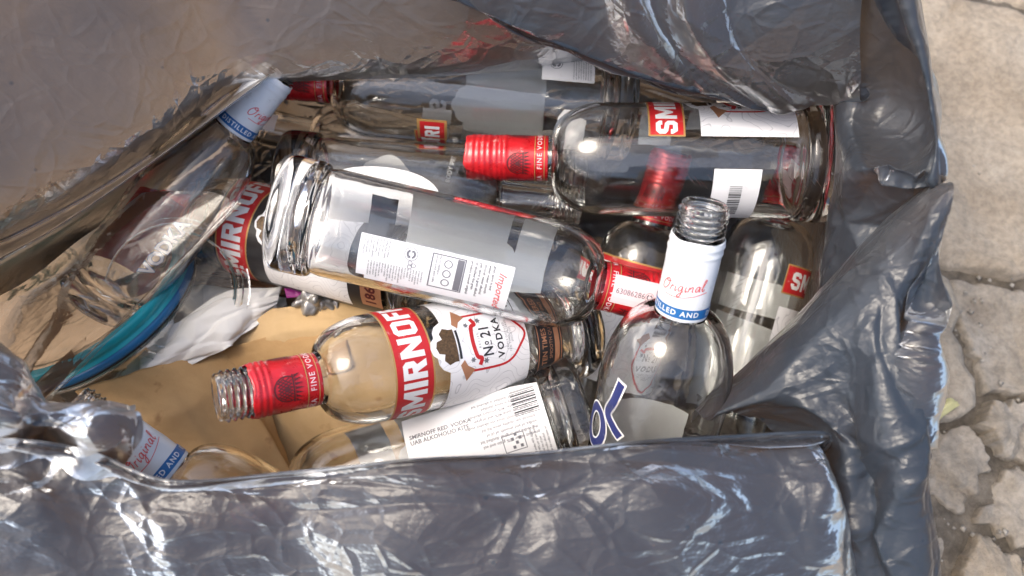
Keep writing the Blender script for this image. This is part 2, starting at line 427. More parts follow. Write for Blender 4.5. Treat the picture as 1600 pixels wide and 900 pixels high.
# ------------------------------------------------------------------ bottle parts
def sleeve(part, mw, L, neck, z_lo, z_hi, mat, rings, name='neck_sleeve', off=.0007, ragged=0.0, seed=1, seg=72):
    "shrink sleeve on the neck, crimped rings near its top, slightly torn upper edge"
    prof = [(neck + off - .0002, z_lo), (neck + off, z_lo + .0006)]
    zs = np.linspace(z_lo + .0012, z_hi, 60)
    for z in zs:
        r = neck + off
        for (zc, wd, dp) in rings: r += dp * math.exp(-((z - zc) / wd)**2)
        prof.append((r, z))
    prof.append((neck + off - .0006, z_hi + .0004))
    V, Fc = lathe(prof, seg); V = np.array(V); rr = np.random.default_rng(seed)
    A = np.arctan2(V[:, 1], V[:, 0])
    if ragged:
        k = np.clip((V[:, 2] - (z_hi - .006)) / .006, 0, 1)
        n = sum(rr.normal() * np.sin(A * f + rr.random() * 6) / f**.5 for f in (2, 3, 5, 8, 13, 21))
        V[:, 2] += k * ragged * n
    wob = 1 + .006 * np.sin(A * 3 + V[:, 2] * 300) + .004 * np.sin(A * 7 + V[:, 2] * 500)
    V[:, 0] *= wob; V[:, 1] *= wob
    return link(name, mesh(name, V, Fc, mat, True), part)

def crest2d(s):
    "latticed crest printed on the sleeve"
    out = [ribbon([(s * .95 * math.cos(t), s * (.15 + .95 * math.sin(t))) for t in np.linspace(-.5, PI + .5, 24)], s * .10)]
    for k in range(-3, 4):
        c = k * s * .25
        for sg in (-1, 1):
            a0 = (c - sg * s * .42, -s * .2); b0 = (c + sg * s * .28, s * .85); pts = [np.array(a0) * (1 - t) + np.array(b0) * t for t in np.linspace(0, 1, 9)]
            pts = [p for p in pts if p[0]**2 + (p[1] - s * .15)**2 < (s * .9)**2]
            if len(pts) > 1: out.append(ribbon(pts, s * .075))
    for k in range(-3, 4):
        out.append(poly2d([[(k * s * .3 - s * .11, -s * .42), (k * s * .3 + s * .11, -s * .42), (k * s * .36, -s * (1.05 - .07 * abs(k)))]]))
    out.append(ribbon([(-s * 1.05, -s * .3), (s * 1.05, -s * .3)], s * .12))
    out.append(xf(poly2d([[(s * .22 * math.cos(a), s * .22 * math.sin(a)) for a in np.linspace(0, 2 * PI, 10)[:-1]]]), 0, s * .2))
    return join2d(*out)

def red_sleeve(root, mw, L, neck, closed=False, phi=0.0, tail=.058, seed=1):
    zl = L - tail + .0025; zh = L - .0015 if closed else L - .0175
    rings = [(zl + .029 + k * .0032, .0010, .00055) for k in range(3)]
    if closed: rings += [(zl + .040 + k * .0038, .0013, .0007) for k in range(4)]
    s = sleeve(root, mw, L, neck, zl, zh, M['sleeve_red'], rings, ragged=.0012 if closed else .0006, seed=seed)
    Rr = neck + .0009; z0 = zl * 1000
    wrap('gold_line', join2d(rect(-46, z0 + 2.2, 46, z0 + 2.7), rect(-46, z0 + 8.6, 46, z0 + 9.1)), Rr, .25, M['gold'], s, mw, phi)
    t = [xf(text2d('FINE VODKA', 4.6, .012, space=1.25), dx, z0 + 5.5) for dx in (-31, 6)]
    wrap('sleeve_lettering', join2d(*t), Rr, .25, M['pink'], s, mw, phi)
    wrap('crest_print', join2d(*[xf(crest2d(7.6), dx, z0 + 19) for dx in (-34, -6, 22)]), Rr, .25, M['dark_print'], s, mw, phi)
    return s

SHIELD = [(-19, 15), (-15.5, 17.5), (-15.5, -4), (-13, -13), (-7, -19), (0, -24), (7, -19), (13, -13), (15.5, -4), (15.5, 17.5), (19, 15)]
def brand_band(root, mw, R, z0, z1, phi, half=58, word='SMIRNOFF.', torn=None):
    back = rect(-half - 1, z0 - 1.2, half + 1, z1 + 1.2)
    b = wrap('brand_band', back, R, .12, M['grey_back'], root, mw, phi)
    wrap('gold_edge', back, R, .20, M['gold'], b, mw, phi)
    wrap('red_field', rect(-half, z0, half, z1), R, .28, M['red'], b, mw, phi)
    wrap('lettering', xf(brand2d(word, (z1 - z0) * .66), 0, (z0 + z1) / 2), R, .36, M['white'], b, mw, phi)
    return b
def front_label(root, mw, R, z0, z1, phi, half=55, dark=False, detail=True):
    top = [(half, z1 - 1)] + [(x, z1 + y) for x, y in ((16, -1), (13.5, 3.5), (10, 6), (6, 6.5), (4, 9), (0, 10), (-4, 9), (-6, 6.5), (-10, 6), (-13.5, 3.5), (-16, -1))] + [(-half, z1 - 1)]
    outline = [(-half, z0), (half, z0)] + top
    b = wrap('front_label', poly2d([outline]), R, .12, M['grey_back'], root, mw, phi)
    wrap('label_paper', poly2d([outline]), R, .22, M['contour'], b, mw, phi)
    if not detail: return b
    zc = (z0 + z1) / 2 - 2; s = (z1 - z0) / 58
    # crown crest above the shield
    cr = [(-11, -3), (11, -3), (11, 0), (12.5, 4), (9, 7.5), (5, 6.5), (4, 10.5), (0, 12), (-4, 10.5), (-5, 6.5), (-9, 7.5), (-12.5, 4), (-11, 0)]
    wrap('crown_crest', poly2d([[(x * s * .92, z1 - 4.5 + y * s * .92) for x, y in cr]]), R, .38, M['crown'], b, mw, phi)
    wrap('crown_band', rect(-9 * s, z1 - 9.8 * s, 9 * s, z1 - 8.2 * s), R, .38, M['ink'], b, mw, phi)
    if detail == 'crown': return b
    sh = [(x * s * 1.15, zc + y * s * 1.05) for x, y in SHIELD]
    wrap('shield_outline', join2d(ribbon(sh[1:-1], 1.5, 40)), R, .32, M['red'], b, mw, phi)
    for sg in (-1, 1):
        pts = [(sg * 24 * s, zc + 19 * s), (sg * 17 * s, zc + 13 * s), (sg * 14 * s, zc + 18 * s), (sg * 10 * s, zc + 20 * s), (sg * 13 * s, zc + 23 * s)]
        wrap('shield_ribbon', poly2d([pts]), R, .34, M['copper'], b, mw, phi)
    rb = ribbon([(-15 * s, zc + 9.5 * s), (-11 * s, zc + 8 * s), (-9 * s, zc + 11 * s), (0, zc + 12.5 * s), (9 * s, zc + 11 * s), (11 * s, zc + 8 * s), (15 * s, zc + 9.5 * s)], 2.6 * s, 40)
    wrap('red_ribbon', rb, R, .36, M['red'], b, mw, phi)
    wrap('number_print', join2d(xf(text2d('N', 10 * s, .02, xs=.8), -7.5 * s, zc + 2.5 * s), xf(text2d('o', 6 * s, .02, xs=.8), -2.4 * s, zc + 3.6 * s), rect(-4 * s, zc - .3 * s, -1 * s, zc + .3 * s), xf(text2d('21', 10 * s, .02, xs=.8), 5 * s, zc + 2.5 * s)), R, .34, M['ink'], b, mw, phi)
    wrap('vodka_print', xf(text2d('VODKA', 6.4 * s, .03, space=1.25), 0, zc - 6.5 * s), R, .34, M['ink'], b, mw, phi)
    wrap('recipe_print', xf(text2d('RECIPE', 2.2 * s, space=1.5), 0, zc + 8 * s), R, .33, M['grey_ink'], b, mw, phi)
    wrap('small_print', join2d(xf(text2d('TRIPLE DISTILLED\nTEN TIMES FILTERED\nSMOOTH', 1.9 * s, space=1.2), 0, zc - 13.5 * s)), R, .33, M['grey_ink'], b, mw, phi)
    for cx, cy, rr in ((-13, 5, 1.9), (13, 5, 1.9), (-11, 14, 1.7), (11, 14, 1.7)):
        st = [(cx * s + rr * (1.15 if k % 2 else .6) * math.cos(k * PI / 6), zc + cy * s + rr * (1.15 if k % 2 else .6) * math.sin(k * PI / 6)) for k in range(12)]
        wrap('medal_print', poly2d([st]), R, .35, M['grey_ink'], b, mw, phi)
    # signature along the lower edge
    sg = [(18, -14), (20, -20), (23, -13), (25, -18), (26, -14), (28, -18), (29, -14), (31, -18), (32, -12), (33, -18), (35, -15), (37, -18), (39, -15), (41, -10), (40, -22), (43, -14), (45, -9), (44, -22), (48, -15)]
    wrap('signature', join2d(ribbon([(x * s, zc + y * s) for x, y in sg], .75, 120), ribbon([(14 * s, zc - 22 * s), (34 * s, zc - 24.5 * s), (49 * s, zc - 22 * s)], .6, 30)), R, .34, M['ink'], b, mw, phi)
    return b
def foot_label(root, mw, R, z0, z1, phi, half=34):
    b = wrap('foot_label', rect(-half, z0, half, z1), R, .12, M['dark_label'], root, mw, phi)
    wrap('copper_frame', frame_rect(-half + 1, z0 + 1, half - 1, z1 - 1, .7), R, .22, M['copper'], b, mw, phi)
    h = z1 - z0
    wrap('copper_lettering', join2d(xf(text2d('TEN TIMES FILTERED', h * .26, .012), 0, z1 - h * .3), xf(text2d('SMOOTH QUALITY SPIRIT', h * .17, .0), 0, z1 - h * .54), rect(-half + 3, z0 + h * .14, half - 3, z0 + h * .32)), R, .22, M['copper'], b, mw, phi)
    return b

def lines2d(x0, x1, y0, y1, n, seed, jitter=.25, size=None):
    "rows of very small print, set as words"
    r = random.Random(seed); out = []; words = ['vodka', 'alkohol', 'distilled', 'the', 'quality', 'and', 'of', 'grain', 'spirit', 'smooth', 'since', 'product', 'original', 'per', '40%', 'vol', 'water', 'is', 'taste', 'ltd']
    h = (y1 - y0) / n
    for k in range(n):
        s = ''
        while len(s) * h * .42 < (x1 - x0) * (1 - r.random() * jitter): s += r.choice(words) + ' '
        out.append(xf(text2d(s.strip(), h * .82, .012, align='LEFT'), x0, y1 - h * (k + .5)))
    return join2d(*out)
def barcode2d(x0, x1, y0, y1, seed):
    r = random.Random(seed); out = []; x = x0
    while x < x1 - .9:
        wd = r.choice((.35, .35, .7, 1.0)); out.append(rect(x, y0, x + wd, y1)); x += wd + r.choice((.35, .5, .8))
    return join2d(*out)
def ring2d(r, wd, cx=0, cy=0, a0=0, a1=2 * PI):
    return ribbon([(cx + r * math.cos(t), cy + r * math.sin(t)) for t in np.linspace(a0, a1, 26)], wd)
def recycle2d(s):
    "round mark with two arrows turning into one another"
    out = [ring2d(s * 1.12, s * .10)]
    for k in (0, PI):
        out.append(ring2d(s * .62, s * .36, 0, 0, k + .35, k + 2.45)); e = k + 2.5
        out.append(poly2d([[(s * .25 * math.cos(e), s * .25 * math.sin(e)), (s * .98 * math.cos(e), s * .98 * math.sin(e)), (s * .62 * math.cos(e + .65), s * .62 * math.sin(e + .65))]]))
    return join2d(*out)
def trefoil2d(s): return join2d(*[ring2d(s * .5, s * .14, s * .62 * math.cos(t), s * .62 * math.sin(t)) for t in (PI / 2, PI / 2 + 2.09, PI / 2 + 4.19)])

def emboss(root, R, z0, z1, phis, n=22, name='embossed_marks'):
    "slanting raised strokes moulded into the glass"
    V = []; Fc = []
    for k in range(n):
        z = z0 + (z1 - z0) * k / (n - 1); a = phis + .05 * math.sin(k * 2.1)
        for j in range(5):
            t = j / 4; h = .0007 * math.sin(PI * t) + .0001; aa = a + (t - .5) * .16; zz = z + (t - .5) * .005
            for (da, dh) in ((-.008, -.0004), (0, h), (.008, -.0004)): V.append(((R + dh) * math.cos(aa + da), (R + dh) * math.sin(aa + da), zz))
        b = k * 15
        for j in range(4):
            for i in range(2): Fc.append((b + j * 3 + i, b + j * 3 + i + 1, b + j * 3 + 3 + i + 1, b + j * 3 + 3 + i))
    return link(name, mesh(name, V, Fc, M['glass'], True), root)

def bottle(label, base, mouth, kind='s', R=.033, L=.265, anchor=.5, roll=0.0, sleeve_kind='red', closed=False, phi_s=0.0, seed=1, name='vodka_bottle', group='empty vodka bottles in the bag', neck=.0148, sh0=.088, tail=.058, verbose=True):
    mw, ln = frame_for(P(*base), P(*mouth), L, anchor, roll)
    if verbose: print('BOTTLE %-50s pixel length %.3f real %.3f  z base %.3f mouth %.3f' % (label[:50], ln, L, mw.translation.z, (mw @ Vector((0, 0, L))).z))
    root = thing(name, label, 'bottle', mw, group)
    key = '%s_%d_%d_%d_%d_%d' % (kind, R * 1e4, L * 1e4, neck * 1e4, sh0 * 1e4, tail * 1e4)
    gm = glass_mesh(key, R=R, L=L, neck=neck, sh0=sh0, sh1=tail, ring=.0022 if kind == 's' else 0.0, bulb=0.0 if kind == 's' else .002)
    link('glass_body', gm, root)
    if sleeve_kind == 'red': red_sleeve(root, mw, L, neck, closed, phi_s, tail, seed)
    elif sleeve_kind == 'white': white_sleeve(root, mw, L, neck, phi_s, tail, seed)
    return root, mw, R

SCRIPT = [  # "Original" as pen strokes, one unit = x height
 [(1.15, 2.0), (.55, 1.75), (.1, 1.0), (.15, .25), (.6, 0), (1.1, .45), (1.35, 1.2), (1.2, 1.85), (.85, 1.95), (.7, 1.6), (1.0, 1.45), (1.6, 1.6)],
 [(1.7, .05), (1.85, .6), (1.95, 1.0), (2.05, .85), (2.3, 1.0)],
 [(2.65, 1.0), (2.6, .4), (2.7, .05), (2.95, .3)], [(2.78, 1.35), (2.82, 1.45)],
 [(3.75, .95), (3.4, 1.0), (3.15, .55), (3.3, .1), (3.65, .35), (3.8, 1.0), (3.75, -.4), (3.5, -.95), (3.2, -.75), (3.5, -.3), (4.1, .15)],
 [(4.35, 1.0), (4.3, .4), (4.4, .05), (4.6, .3)], [(4.48, 1.35), (4.52, 1.45)],
 [(4.8, .05), (4.9, .95), (4.95, .6), (5.25, 1.0), (5.45, .85), (5.45, .2), (5.65, .1)],
 [(6.55, .9), (6.2, 1.0), (5.95, .5), (6.1, .08), (6.4, .3), (6.6, .95), (6.6, .2), (6.8, .1)],
 [(7.0, .4), (7.45, 1.6), (7.45, 2.05), (7.2, 1.8), (7.1, .5), (7.25, .05), (7.6, .35)]]
def original2d(s):
    out = []
    for st in SCRIPT: out.append(ribbon([((x - 3.8) * s, (y - .5) * s) for x, y in st], s * .17, max(6, len(st) * 5)))
    out.append(ribbon([((x - 3.8) * s, (y - .5) * s) for x, y in ((.9, -.75), (4, -1.05), (8.2, -.35))], s * .12, 20))
    V, Fc = join2d(*out)
    return [(x + .22 * y, y) for x, y in V], Fc
def white_sleeve(root, mw, L, neck, phi=0.0, tail=.058, seed=1):
    zl = L - tail + .001; zh = L - .0185
    s = sleeve(root, mw, L, neck, zl, zh, M['white_sleeve'], [(zh - .003, .0012, .0005), (zh - .0075, .0011, .0005)], off=.0010, ragged=.0003, seed=seed)
    Rr = neck + .0011; z0 = zl * 1000
    wrap('blue_band', rect(-52, z0 + 2.2, 51.5, z0 + 8.2), Rr, .25, M['blue'], s, mw, phi)
    wrap('band_lettering', join2d(*[xf(text2d('DISTILLED AND', 4.3, .025, space=1.25), dx, z0 + 5.2) for dx in (-6, 36)]), Rr, .36, M['white_sleeve'], s, mw, phi)
    wrap('script_lettering', xf(original2d(3.3), 0, z0 + 20, .14), Rr, .25, M['pink_ink'], s, mw, phi, step=1.5)
    return s

# ================================================================== ground
def ground_mat():
    m, n, l, p, o = new_mat('dusty_gravel_joint')
    t = noise(n, l, 40, 8, 0.7); r = ramp(n, l, t.outputs['Fac'], [(0.3, (0.05, 0.042, 0.033)), (0.55, (0.17, 0.145, 0.115)), (0.75, (0.30, 0.26, 0.21))])
    l.new(r.outputs[0], p.inputs['Base Color']); p.inputs['Roughness'].default_value = 0.95
    t2 = noise(n, l, 220, 6, 0.7); bump(n, l, t2.outputs['Fac'], 0.9, 0.006, [p.inputs['Normal']])
    return m
def stone_mat(name, a, b, c, sc=9):
    m, n, l, p, o = new_mat(name)
    t = noise(n, l, sc, 8, 0.65); r = ramp(n, l, t.outputs['Fac'], [(0.32, a), (0.5, b), (0.68, c)])
    t3 = noise(n, l, 160, 5, 0.7); r3 = ramp(n, l, t3.outputs['Fac'], [(0.36, 0.62), (0.6, 1.0)])
    mx = n.new('ShaderNodeMixRGB'); mx.blend_type = 'MULTIPLY'; mx.inputs[0].default_value = 0.8
    l.new(r.outputs[0], mx.inputs[1]); l.new(r3.outputs[0], mx.inputs[2]); l.new(mx.outputs[0], p.inputs['Base Color'])
    p.inputs['Roughness'].default_value = 0.88
    t2 = noise(n, l, 70, 9, 0.68); bump(n, l, t2.outputs['Fac'], 0.8, 0.006, [p.inputs['Normal']])
    return m
M['joint'] = ground_mat()
M['stone_warm'] = stone_mat('beige_stone', (0.28, 0.225, 0.165), (0.36, 0.30, 0.23), (0.42, 0.36, 0.285))
M['stone_grey'] = stone_mat('grey_stone', (0.19, 0.155, 0.12), (0.30, 0.26, 0.21), (0.40, 0.355, 0.30), 14)
X, Y = np.meshgrid(np.concatenate([np.linspace(-60, -1.2, 12), np.linspace(-1.1, 1.2, 160), np.linspace(1.3, 60, 12)]), np.concatenate([np.linspace(-60, -1.2, 12), np.linspace(-1.1, 1.2, 160), np.linspace(1.3, 60, 12)]), indexing='ij')
Z = -0.010 + 0.004 * fbm(X * 9, Y * 9, 3, 5)
gq = np.stack([X, Y, Z], -1)
ground = tag(sheet_obj('ground', gq, M['joint']), kind='structure')
ground['label'] = 'dusty ground with uneven stones around the bag'

def clip(poly, a, b):
    "keep the part of poly nearer to a than to b"
    m = (a + b) / 2; d = b - a; out = []
    for i in range(len(poly)):
        p, q = poly[i], poly[(i + 1) % len(poly)]; sp, sq = np.dot(p - m, d), np.dot(q - m, d)
        if sp <= 0: out.append(p)
        if (sp < 0) != (sq < 0) and abs(sp - sq) > 1e-12: out.append(p + (q - p) * sp / (sp - sq))
    return out
# seeds: the stones one can tell apart in the picture, then a loose scatter beyond the frame
seeds = [G(*s)[:2] for s in ((1545, 300), (1462, 590), (1590, 585), (1600, 660), (1500, 735), (1590, 790), (1455, 850), (1545, 905), (1690, 720), (1760, 540), (1960, 230), (1660, 930), (1430, 990), (1560, -950))]
rr = random.Random(4)
for i in range(-5, 6):
    for j in range(-5, 6):
        s = np.array([i * .2 + rr.uniform(-.07, .07), j * .2 + rr.uniform(-.07, .07)])
        if min(np.linalg.norm(s - t) for t in seeds) > (.17 if i < 1 else .30) and not (abs(s[0]) < .24 and -.3 < s[1] < .28): seeds.append(s)
nst = 0
for k, s in enumerate(seeds):
    poly = [np.array(p) for p in ((-1.4, -1.4), (1.4, -1.4), (1.4, 1.4), (-1.4, 1.4))]
    for t in seeds:
        if t is not s: poly = clip(poly, s, t)
        if not poly: break
    if len(poly) < 3 or max(np.linalg.norm(p - s) for p in poly) > .5: continue
    c = sum(poly) / len(poly); A = np.linspace(0, 2 * PI, 160, endpoint=False); rad = []
    for a in A:
        d = np.array([math.cos(a), math.sin(a)]); best = 9
        for i in range(len(poly)):
            p, q = poly[i], poly[(i + 1) % len(poly)]; e = q - p; den = d[0] * e[1] - d[1] * e[0]
            if abs(den) < 1e-9: continue
            tt = ((p[0] - c[0]) * e[1] - (p[1] - c[1]) * e[0]) / den
            if 0 < tt < best: best = tt
        rad.append(best)
    rad = np.array(rad); sm = rad.copy()
    for _ in range(1): sm = (np.roll(sm, 1) + sm + np.roll(sm, -1)) / 3
    sm = np.minimum(sm, rad) - .0005 - .009 * np.abs(fbm(np.cos(A) * 2.2 + k, np.sin(A) * 2.2, k + 50, 4))
    rings = [0.0, .12, .25, .38, .5, .62, .73, .82, .89, .94, .975, 1.0, 1.02]; Vs = []
    h0 = rr.uniform(-.005, .004); tl = (rr.uniform(-.10, .10), rr.uniform(-.10, .10)) if k not in (0, 13) else (0, 0)
    for q in rings:
        x = c[0] + np.cos(A) * sm * q; y = c[1] + np.sin(A) * sm * q
        z = h0 + tl[0] * (x - c[0]) + tl[1] * (y - c[1]) + (.003 if k in (0, 13) else .010 * crumple((x - c[0]) * 6 + .5, (y - c[1]) * 6 + .5, 26, k + 7) / 1.8) + .006 * fbm(x * 16 + k, y * 16, 90, 5) + .004 * np.abs(fbm(x * 30, y * 30 + k, 95, 5)) - .006 * np.clip(1 - np.abs(fbm(x * 7 + 3 * k, y * 7, 140, 4)) * 14, 0, 1) - .006 * max(0, (q - .93) / .07)**2 - (.02 if q > 1 else 0)
        Vs.append(np.stack([x, y, z], -1))
    Vs = np.array(Vs); nr, na = Vs.shape[:2]
    fc = [(i * na + j, i * na + (j + 1) % na, (i + 1) * na + (j + 1) % na, (i + 1) * na + j) for i in range(nr - 1) for j in range(na)]
    link('stone', mesh('stone', Vs.reshape(-1, 3), [f[::-1] for f in fc], M['stone_warm'] if k in (0, 1, 13) or rr.random() < .3 else M['stone_grey'], True), ground)
    nst += 1

# ================================================================== bottles
# front bottle with the open mouth
b, mw, R = bottle('open bottle with red neck sleeve lying across the brown kraft paper, white shield label', (905, 512, .540), (337, 622, .415), R=.033, L=.245, anchor=1.0, phi_s=.2, seed=2)
brand_band(b, mw, R, 129, 152, .10); front_label(b, mw, R, 62, 119, .12); foot_label(b, mw, R, 36, 56, .1)
# lower front bottle, back label up
b, mw, R = bottle('bottle with white multi-line back label and barcode, nearest the front of the bag', (915, 632, .503), (325, 815, .498), R=.034, L=.255, anchor=0.0, phi_s=1.0, seed=3)
BK = [(-28, 27), (27, 27), (30, 44), (29, 116), (-28, 116)]
o = wrap('back_label', poly2d([BK]), R, .15, M['white'], b, mw, -.08)
wrap('label_print', join2d(xf(lines2d(-40, 8, -24, 6, 9, 5), 0, 74, PI / 2), xf(text2d('SMIRNOFF RED. VODKA\nUAB ALKOHOLIO KITE', 3.7, .02, align='LEFT'), 13, 113, -PI / 2), ), R, .28, M['grey_ink'], o, mw, -.08)
wrap('barcode', xf(barcode2d(-9, 9, -8, 8, 3), 17, 38), R, .28, M['ink'], o, mw, -.08)
wrap('symbol_frame', join2d(frame_rect(-12, 44, -1, 58, .5), *[rect(-10.5 + 2.6 * i, 46 + 2.4 * j, -8.5 + 2.6 * i, 47.8 + 2.4 * j) for i in range(4) for j in range(3) if (i + j) % 2 == 0]), R, .28, M['grey_ink'], o, mw, -.08)
wrap('side_print', lines2d(-26, 4, 29, 41, 5, 9), R, .28, M['grey_ink'], o, mw, -.08)
brand_band(b, mw, R, 138, 160, PI + .2, half=50); front_label(b, mw, R, 60, 128, PI + .15, half=52, detail=False)
# centre bottle on top
b, mw, R = bottle('topmost bottle with thick moulded base at left and white back label', (436, 330, .462), (1080, 478, .480), R=.0335, L=.258, anchor=0.0, phi_s=-.1, seed=4)
BK = [(-6, 74), (36, 72), (38, 168), (4, 168), (4, 160), (-6, 160)]
BK = [(-15, 56), (12, 56), (12, 61), (15, 61), (15, 146), (-15, 146)]
PB = .48
o = wrap('back_label', poly2d([BK]), R, .15, M['white'], b, mw, PB)
wrap('label_print', join2d(lines2d(-14, -2, 58, 74, 9, 21), lines2d(0, 14, 62, 95, 20, 77, .5)), R, .28, M['grey_ink'], o, mw, PB)
wrap('script_print', xf(text2d('Imported', 6.5, .01, shear=.35), 2, 140), R, .28, M['pink_ink'], o, mw, PB)
wrap('recycling_mark', xf(recycle2d(3.4), -9, 86), R, .30, M['grey_ink'], o, mw, PB); wrap('loop_mark', xf(trefoil2d(2.4), -2.5, 87), R, .30, M['grey_ink'], o, mw, PB)
wrap('notice_print', join2d(frame_rect(-13, 98, 9, 118, .7), rect(-12, 113, 8, 117), lines2d(-12, 8, 100, 104, 2, 4), *[ribbon([(cx + 2.2 * math.cos(t), 108 + 2.2 * math.sin(t)) for t in np.linspace(0, 2 * PI, 20)], .6) for cx in (-8, -2, 4)]), R, .28, M['grey_ink'], o, mw, PB)
wrap('bold_print', lines2d(-13, 13, 120, 136, 6, 33), R, .28, M['ink'], o, mw, PB)
brand_band(b, mw, R, 149, 169, PI - .1, half=50); front_label(b, mw, R, 76, 142, PI - .05, half=53, detail=False)
foot_label(b, mw, R, 50, 67, PI, half=30)
o = wrap('tax_strip', rect(-9, 208, 9, 236), .0157, .5, M['pink'], b, mw, .0)
wrap('strip_print', join2d(xf(text2d('63086286', 4.6, .01), 1, 219, PI / 2), xf(recycle2d(2.4), 1, 231)), .0157, .6, M['grey_ink'], o, mw, 0)
# upper right bottle
b, mw, R = bottle('bottle with red sleeve neck pointing left, pushed against the right wall of the bag', (1296, 254, .514), (728, 246, .530), R=.0385, L=.250, anchor=1.0, closed=True, phi_s=.15, seed=5, tail=.060, sh0=.094)
brand_band(b, mw, R, 106, 127, 1.62, half=46); front_label(b, mw, R, 34, 96, 1.45, half=40)
# its back of the label scraps
o = wrap('back_label', rect(-24, 56, 24, 86), R, .15, M['white'], b, mw, -.75); wrap('barcode', xf(barcode2d(-14, 14, -4, 4, 8), 0, 71), R, .28, M['ink'], o, mw, -.75)
wrap('foot_scrap', poly2d([[(-20, 34), (22, 34), (22, 47), (12, 50), (-14, 49), (-20, 46)]]), R, .15, M['grey_back'], b, mw, 1.2)
emboss(b, R, .020, .10, -.35, 20)
# back bottle under the bag's hem
b, mw, R = bottle('bottle at the very back, half hidden under the overhanging film, grey label backing', (985, 168, .585), (440, 122, .575), R=.0385, L=.285, anchor=0.0, closed=True, phi_s=.3, seed=6)
brand_band(b, mw, R, 140, 161, PI + 1.35, half=36); front_label(b, mw, R, 64, 130, PI + .25, half=54, detail=False)
o = wrap('red_corner', rect(-10, 138, 12, 160), R, .32, M['gold'], b, mw, -.86 + .0); wrap('red_field', rect(-8, 140, 10, 158), R, .42, M['red'], o, mw, -.86)
wrap('lettering', xf(brand2d('RI', 11), 0, 149), R, .5, M['white'], o, mw, -.86)
o = wrap('back_label', poly2d([[(-18, 34), (26, 34), (26, 72), (-18, 72)]]), R, .15, M['white'], b, mw, .85)
wrap('label_print', join2d(lines2d(-16, 8, 36, 50, 8, 55), xf(recycle2d(4), -4, 62)), R, .28, M['grey_ink'], o, mw, .85)
o = wrap('foot_scrap', poly2d([[(-22, 40), (10, 40), (14, 46), (14, 54), (8, 58), (-22, 58)]]), R, .15, M['grey_back'], b, mw, -.5)
# dark row behind the centre bottle
b, mw, R = bottle('clear unlabelled bottle with its neck at left, under the topmost bottle', (930, 325, .635), (372, 188, .600), R=.036, L=.275, anchor=1.0, sleeve_kind='none', seed=7)
o = wrap('oval_label', poly2d([[(13 * math.cos(t)**3 * .5 + 9 * math.cos(t), 150 + 13 * math.sin(t)**3 * .6 + 11 * math.sin(t)) for t in np.linspace(0, 2 * PI, 40)[:-1]]]), R, .15, M['grey_back'], b, mw, -.25)
o = wrap('tax_strip', rect(-8, 243, 6, 262), .0150, .4, M['white'], b, mw, .4)
wrap('side_print', xf(text2d('BODY SPIRIT', 5, .01), 0, 104), R, .2, M['grey_back'], b, mw, .2)
b, mw, R = bottle('bottle under the topmost one showing a plain white label and ringed neck', (545, 290, .548), (908, 322, .548), R=.034, L=.215, anchor=1.0, sleeve_kind='none', seed=8)
o = wrap('side_label', poly2d([[(44, 34), (44, 118)] + [(15 - 30 * math.sin(t)**.6, 76 + 42 * math.cos(t)) for t in np.linspace(.01, PI - .01, 24)]]), R, .15, M['white'], b, mw, 0)
# dark label bottle at left
b, mw, R = bottle('bottle with black body, red band and white contour label lying at left', (692, 434, .538), (207, 312, .605), R=.036, L=.262, anchor=0.0, phi_s=0, seed=9)
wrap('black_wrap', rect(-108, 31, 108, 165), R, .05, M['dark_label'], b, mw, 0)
brand_band(b, mw, R, 138, 162, .12, half=56); front_label(b, mw, R, 56, 124, .18, half=50, detail='crown')
o = wrap('year_label', rect(-15, 30, 9, 46), R, .4, M['copper'], b, mw, -.62); wrap('year_print', xf(text2d('1864', 11, .03), -2, 38), R, .55, M['dark_print'], o, mw, -.62)
# right side pair
b, mw, R = bottle('bottle with red sleeve standing neck up behind the white-necked bottle', (945, 610, .602), (1050, 236, .575), R=.034, L=.230, anchor=1.0, closed=True, phi_s=.1, seed=10)
brand_band(b, mw, R, 120, 143, -.5, half=44); front_label(b, mw, R, 50, 108, .8, half=48)
b, mw, R = bottle('bottle at right under the film with grey backing and a red corner label', (1115, 690, .600), (1236, 262, .590), R=.035, L=.255, anchor=.5, closed=True, phi_s=.1, seed=11)
o = wrap('grey_backing', poly2d([[(-30, 40), (36, 40), (36, 118), (-30, 112)]]), R, .12, M['grey_back'], b, mw, PI - .1); wrap('upper_backing', rect(-30, 122, 36, 150), R, .12, M['grey_back'], b, mw, PI - .1)
brand_band(b, mw, R, 143, 163, 1.02, half=17, word='SM')
o = wrap('front_label', rect(-14, 64, 22, 132), R, .22, M['contour'], b, mw, .95)
emboss(b, R, .05, .16, -.35, 22)
wrap('torn_strip', poly2d([[(-8, 205), (0, 201), (8, 214), (4, 224), (10, 240), (-2, 243), (-4, 228), (-10, 220)]]), .0157, .5, M['pink'], b, mw, .2)
# white-necked bottles
b, mw, R = bottle('round-shouldered bottle with open mouth and white neck sleeve with coral script, standing at front right', (965, 905, .530), (1103, 318, .402), kind='o', R=.039, L=.280, anchor=1.0, sleeve_kind='white', phi_s=-.12, seed=12, neck=.0138, sh0=.128, tail=.066)
lg = join2d(ribbon([(9 * math.cos(t), 138 + 12 * math.sin(t)) for t in np.linspace(0, 2 * PI, 40)], 5.2), ribbon([(16, 178), (13, 164), (10, 154), (16, 148), (22, 144)], 5.2, 30))
lgw = join2d(ribbon([(9 * math.cos(t), 138 + 12 * math.sin(t)) for t in np.linspace(0, 2 * PI, 40)], 7.4), ribbon([(16.4, 179.5), (13, 164), (10, 154), (16, 148), (23, 143.5)], 7.4, 30))
o = wrap('logo_outline', lgw, R, .15, M['white'], b, mw, -1.02); wrap('logo', lg, R, .28, M['navy'], o, mw, -1.02)
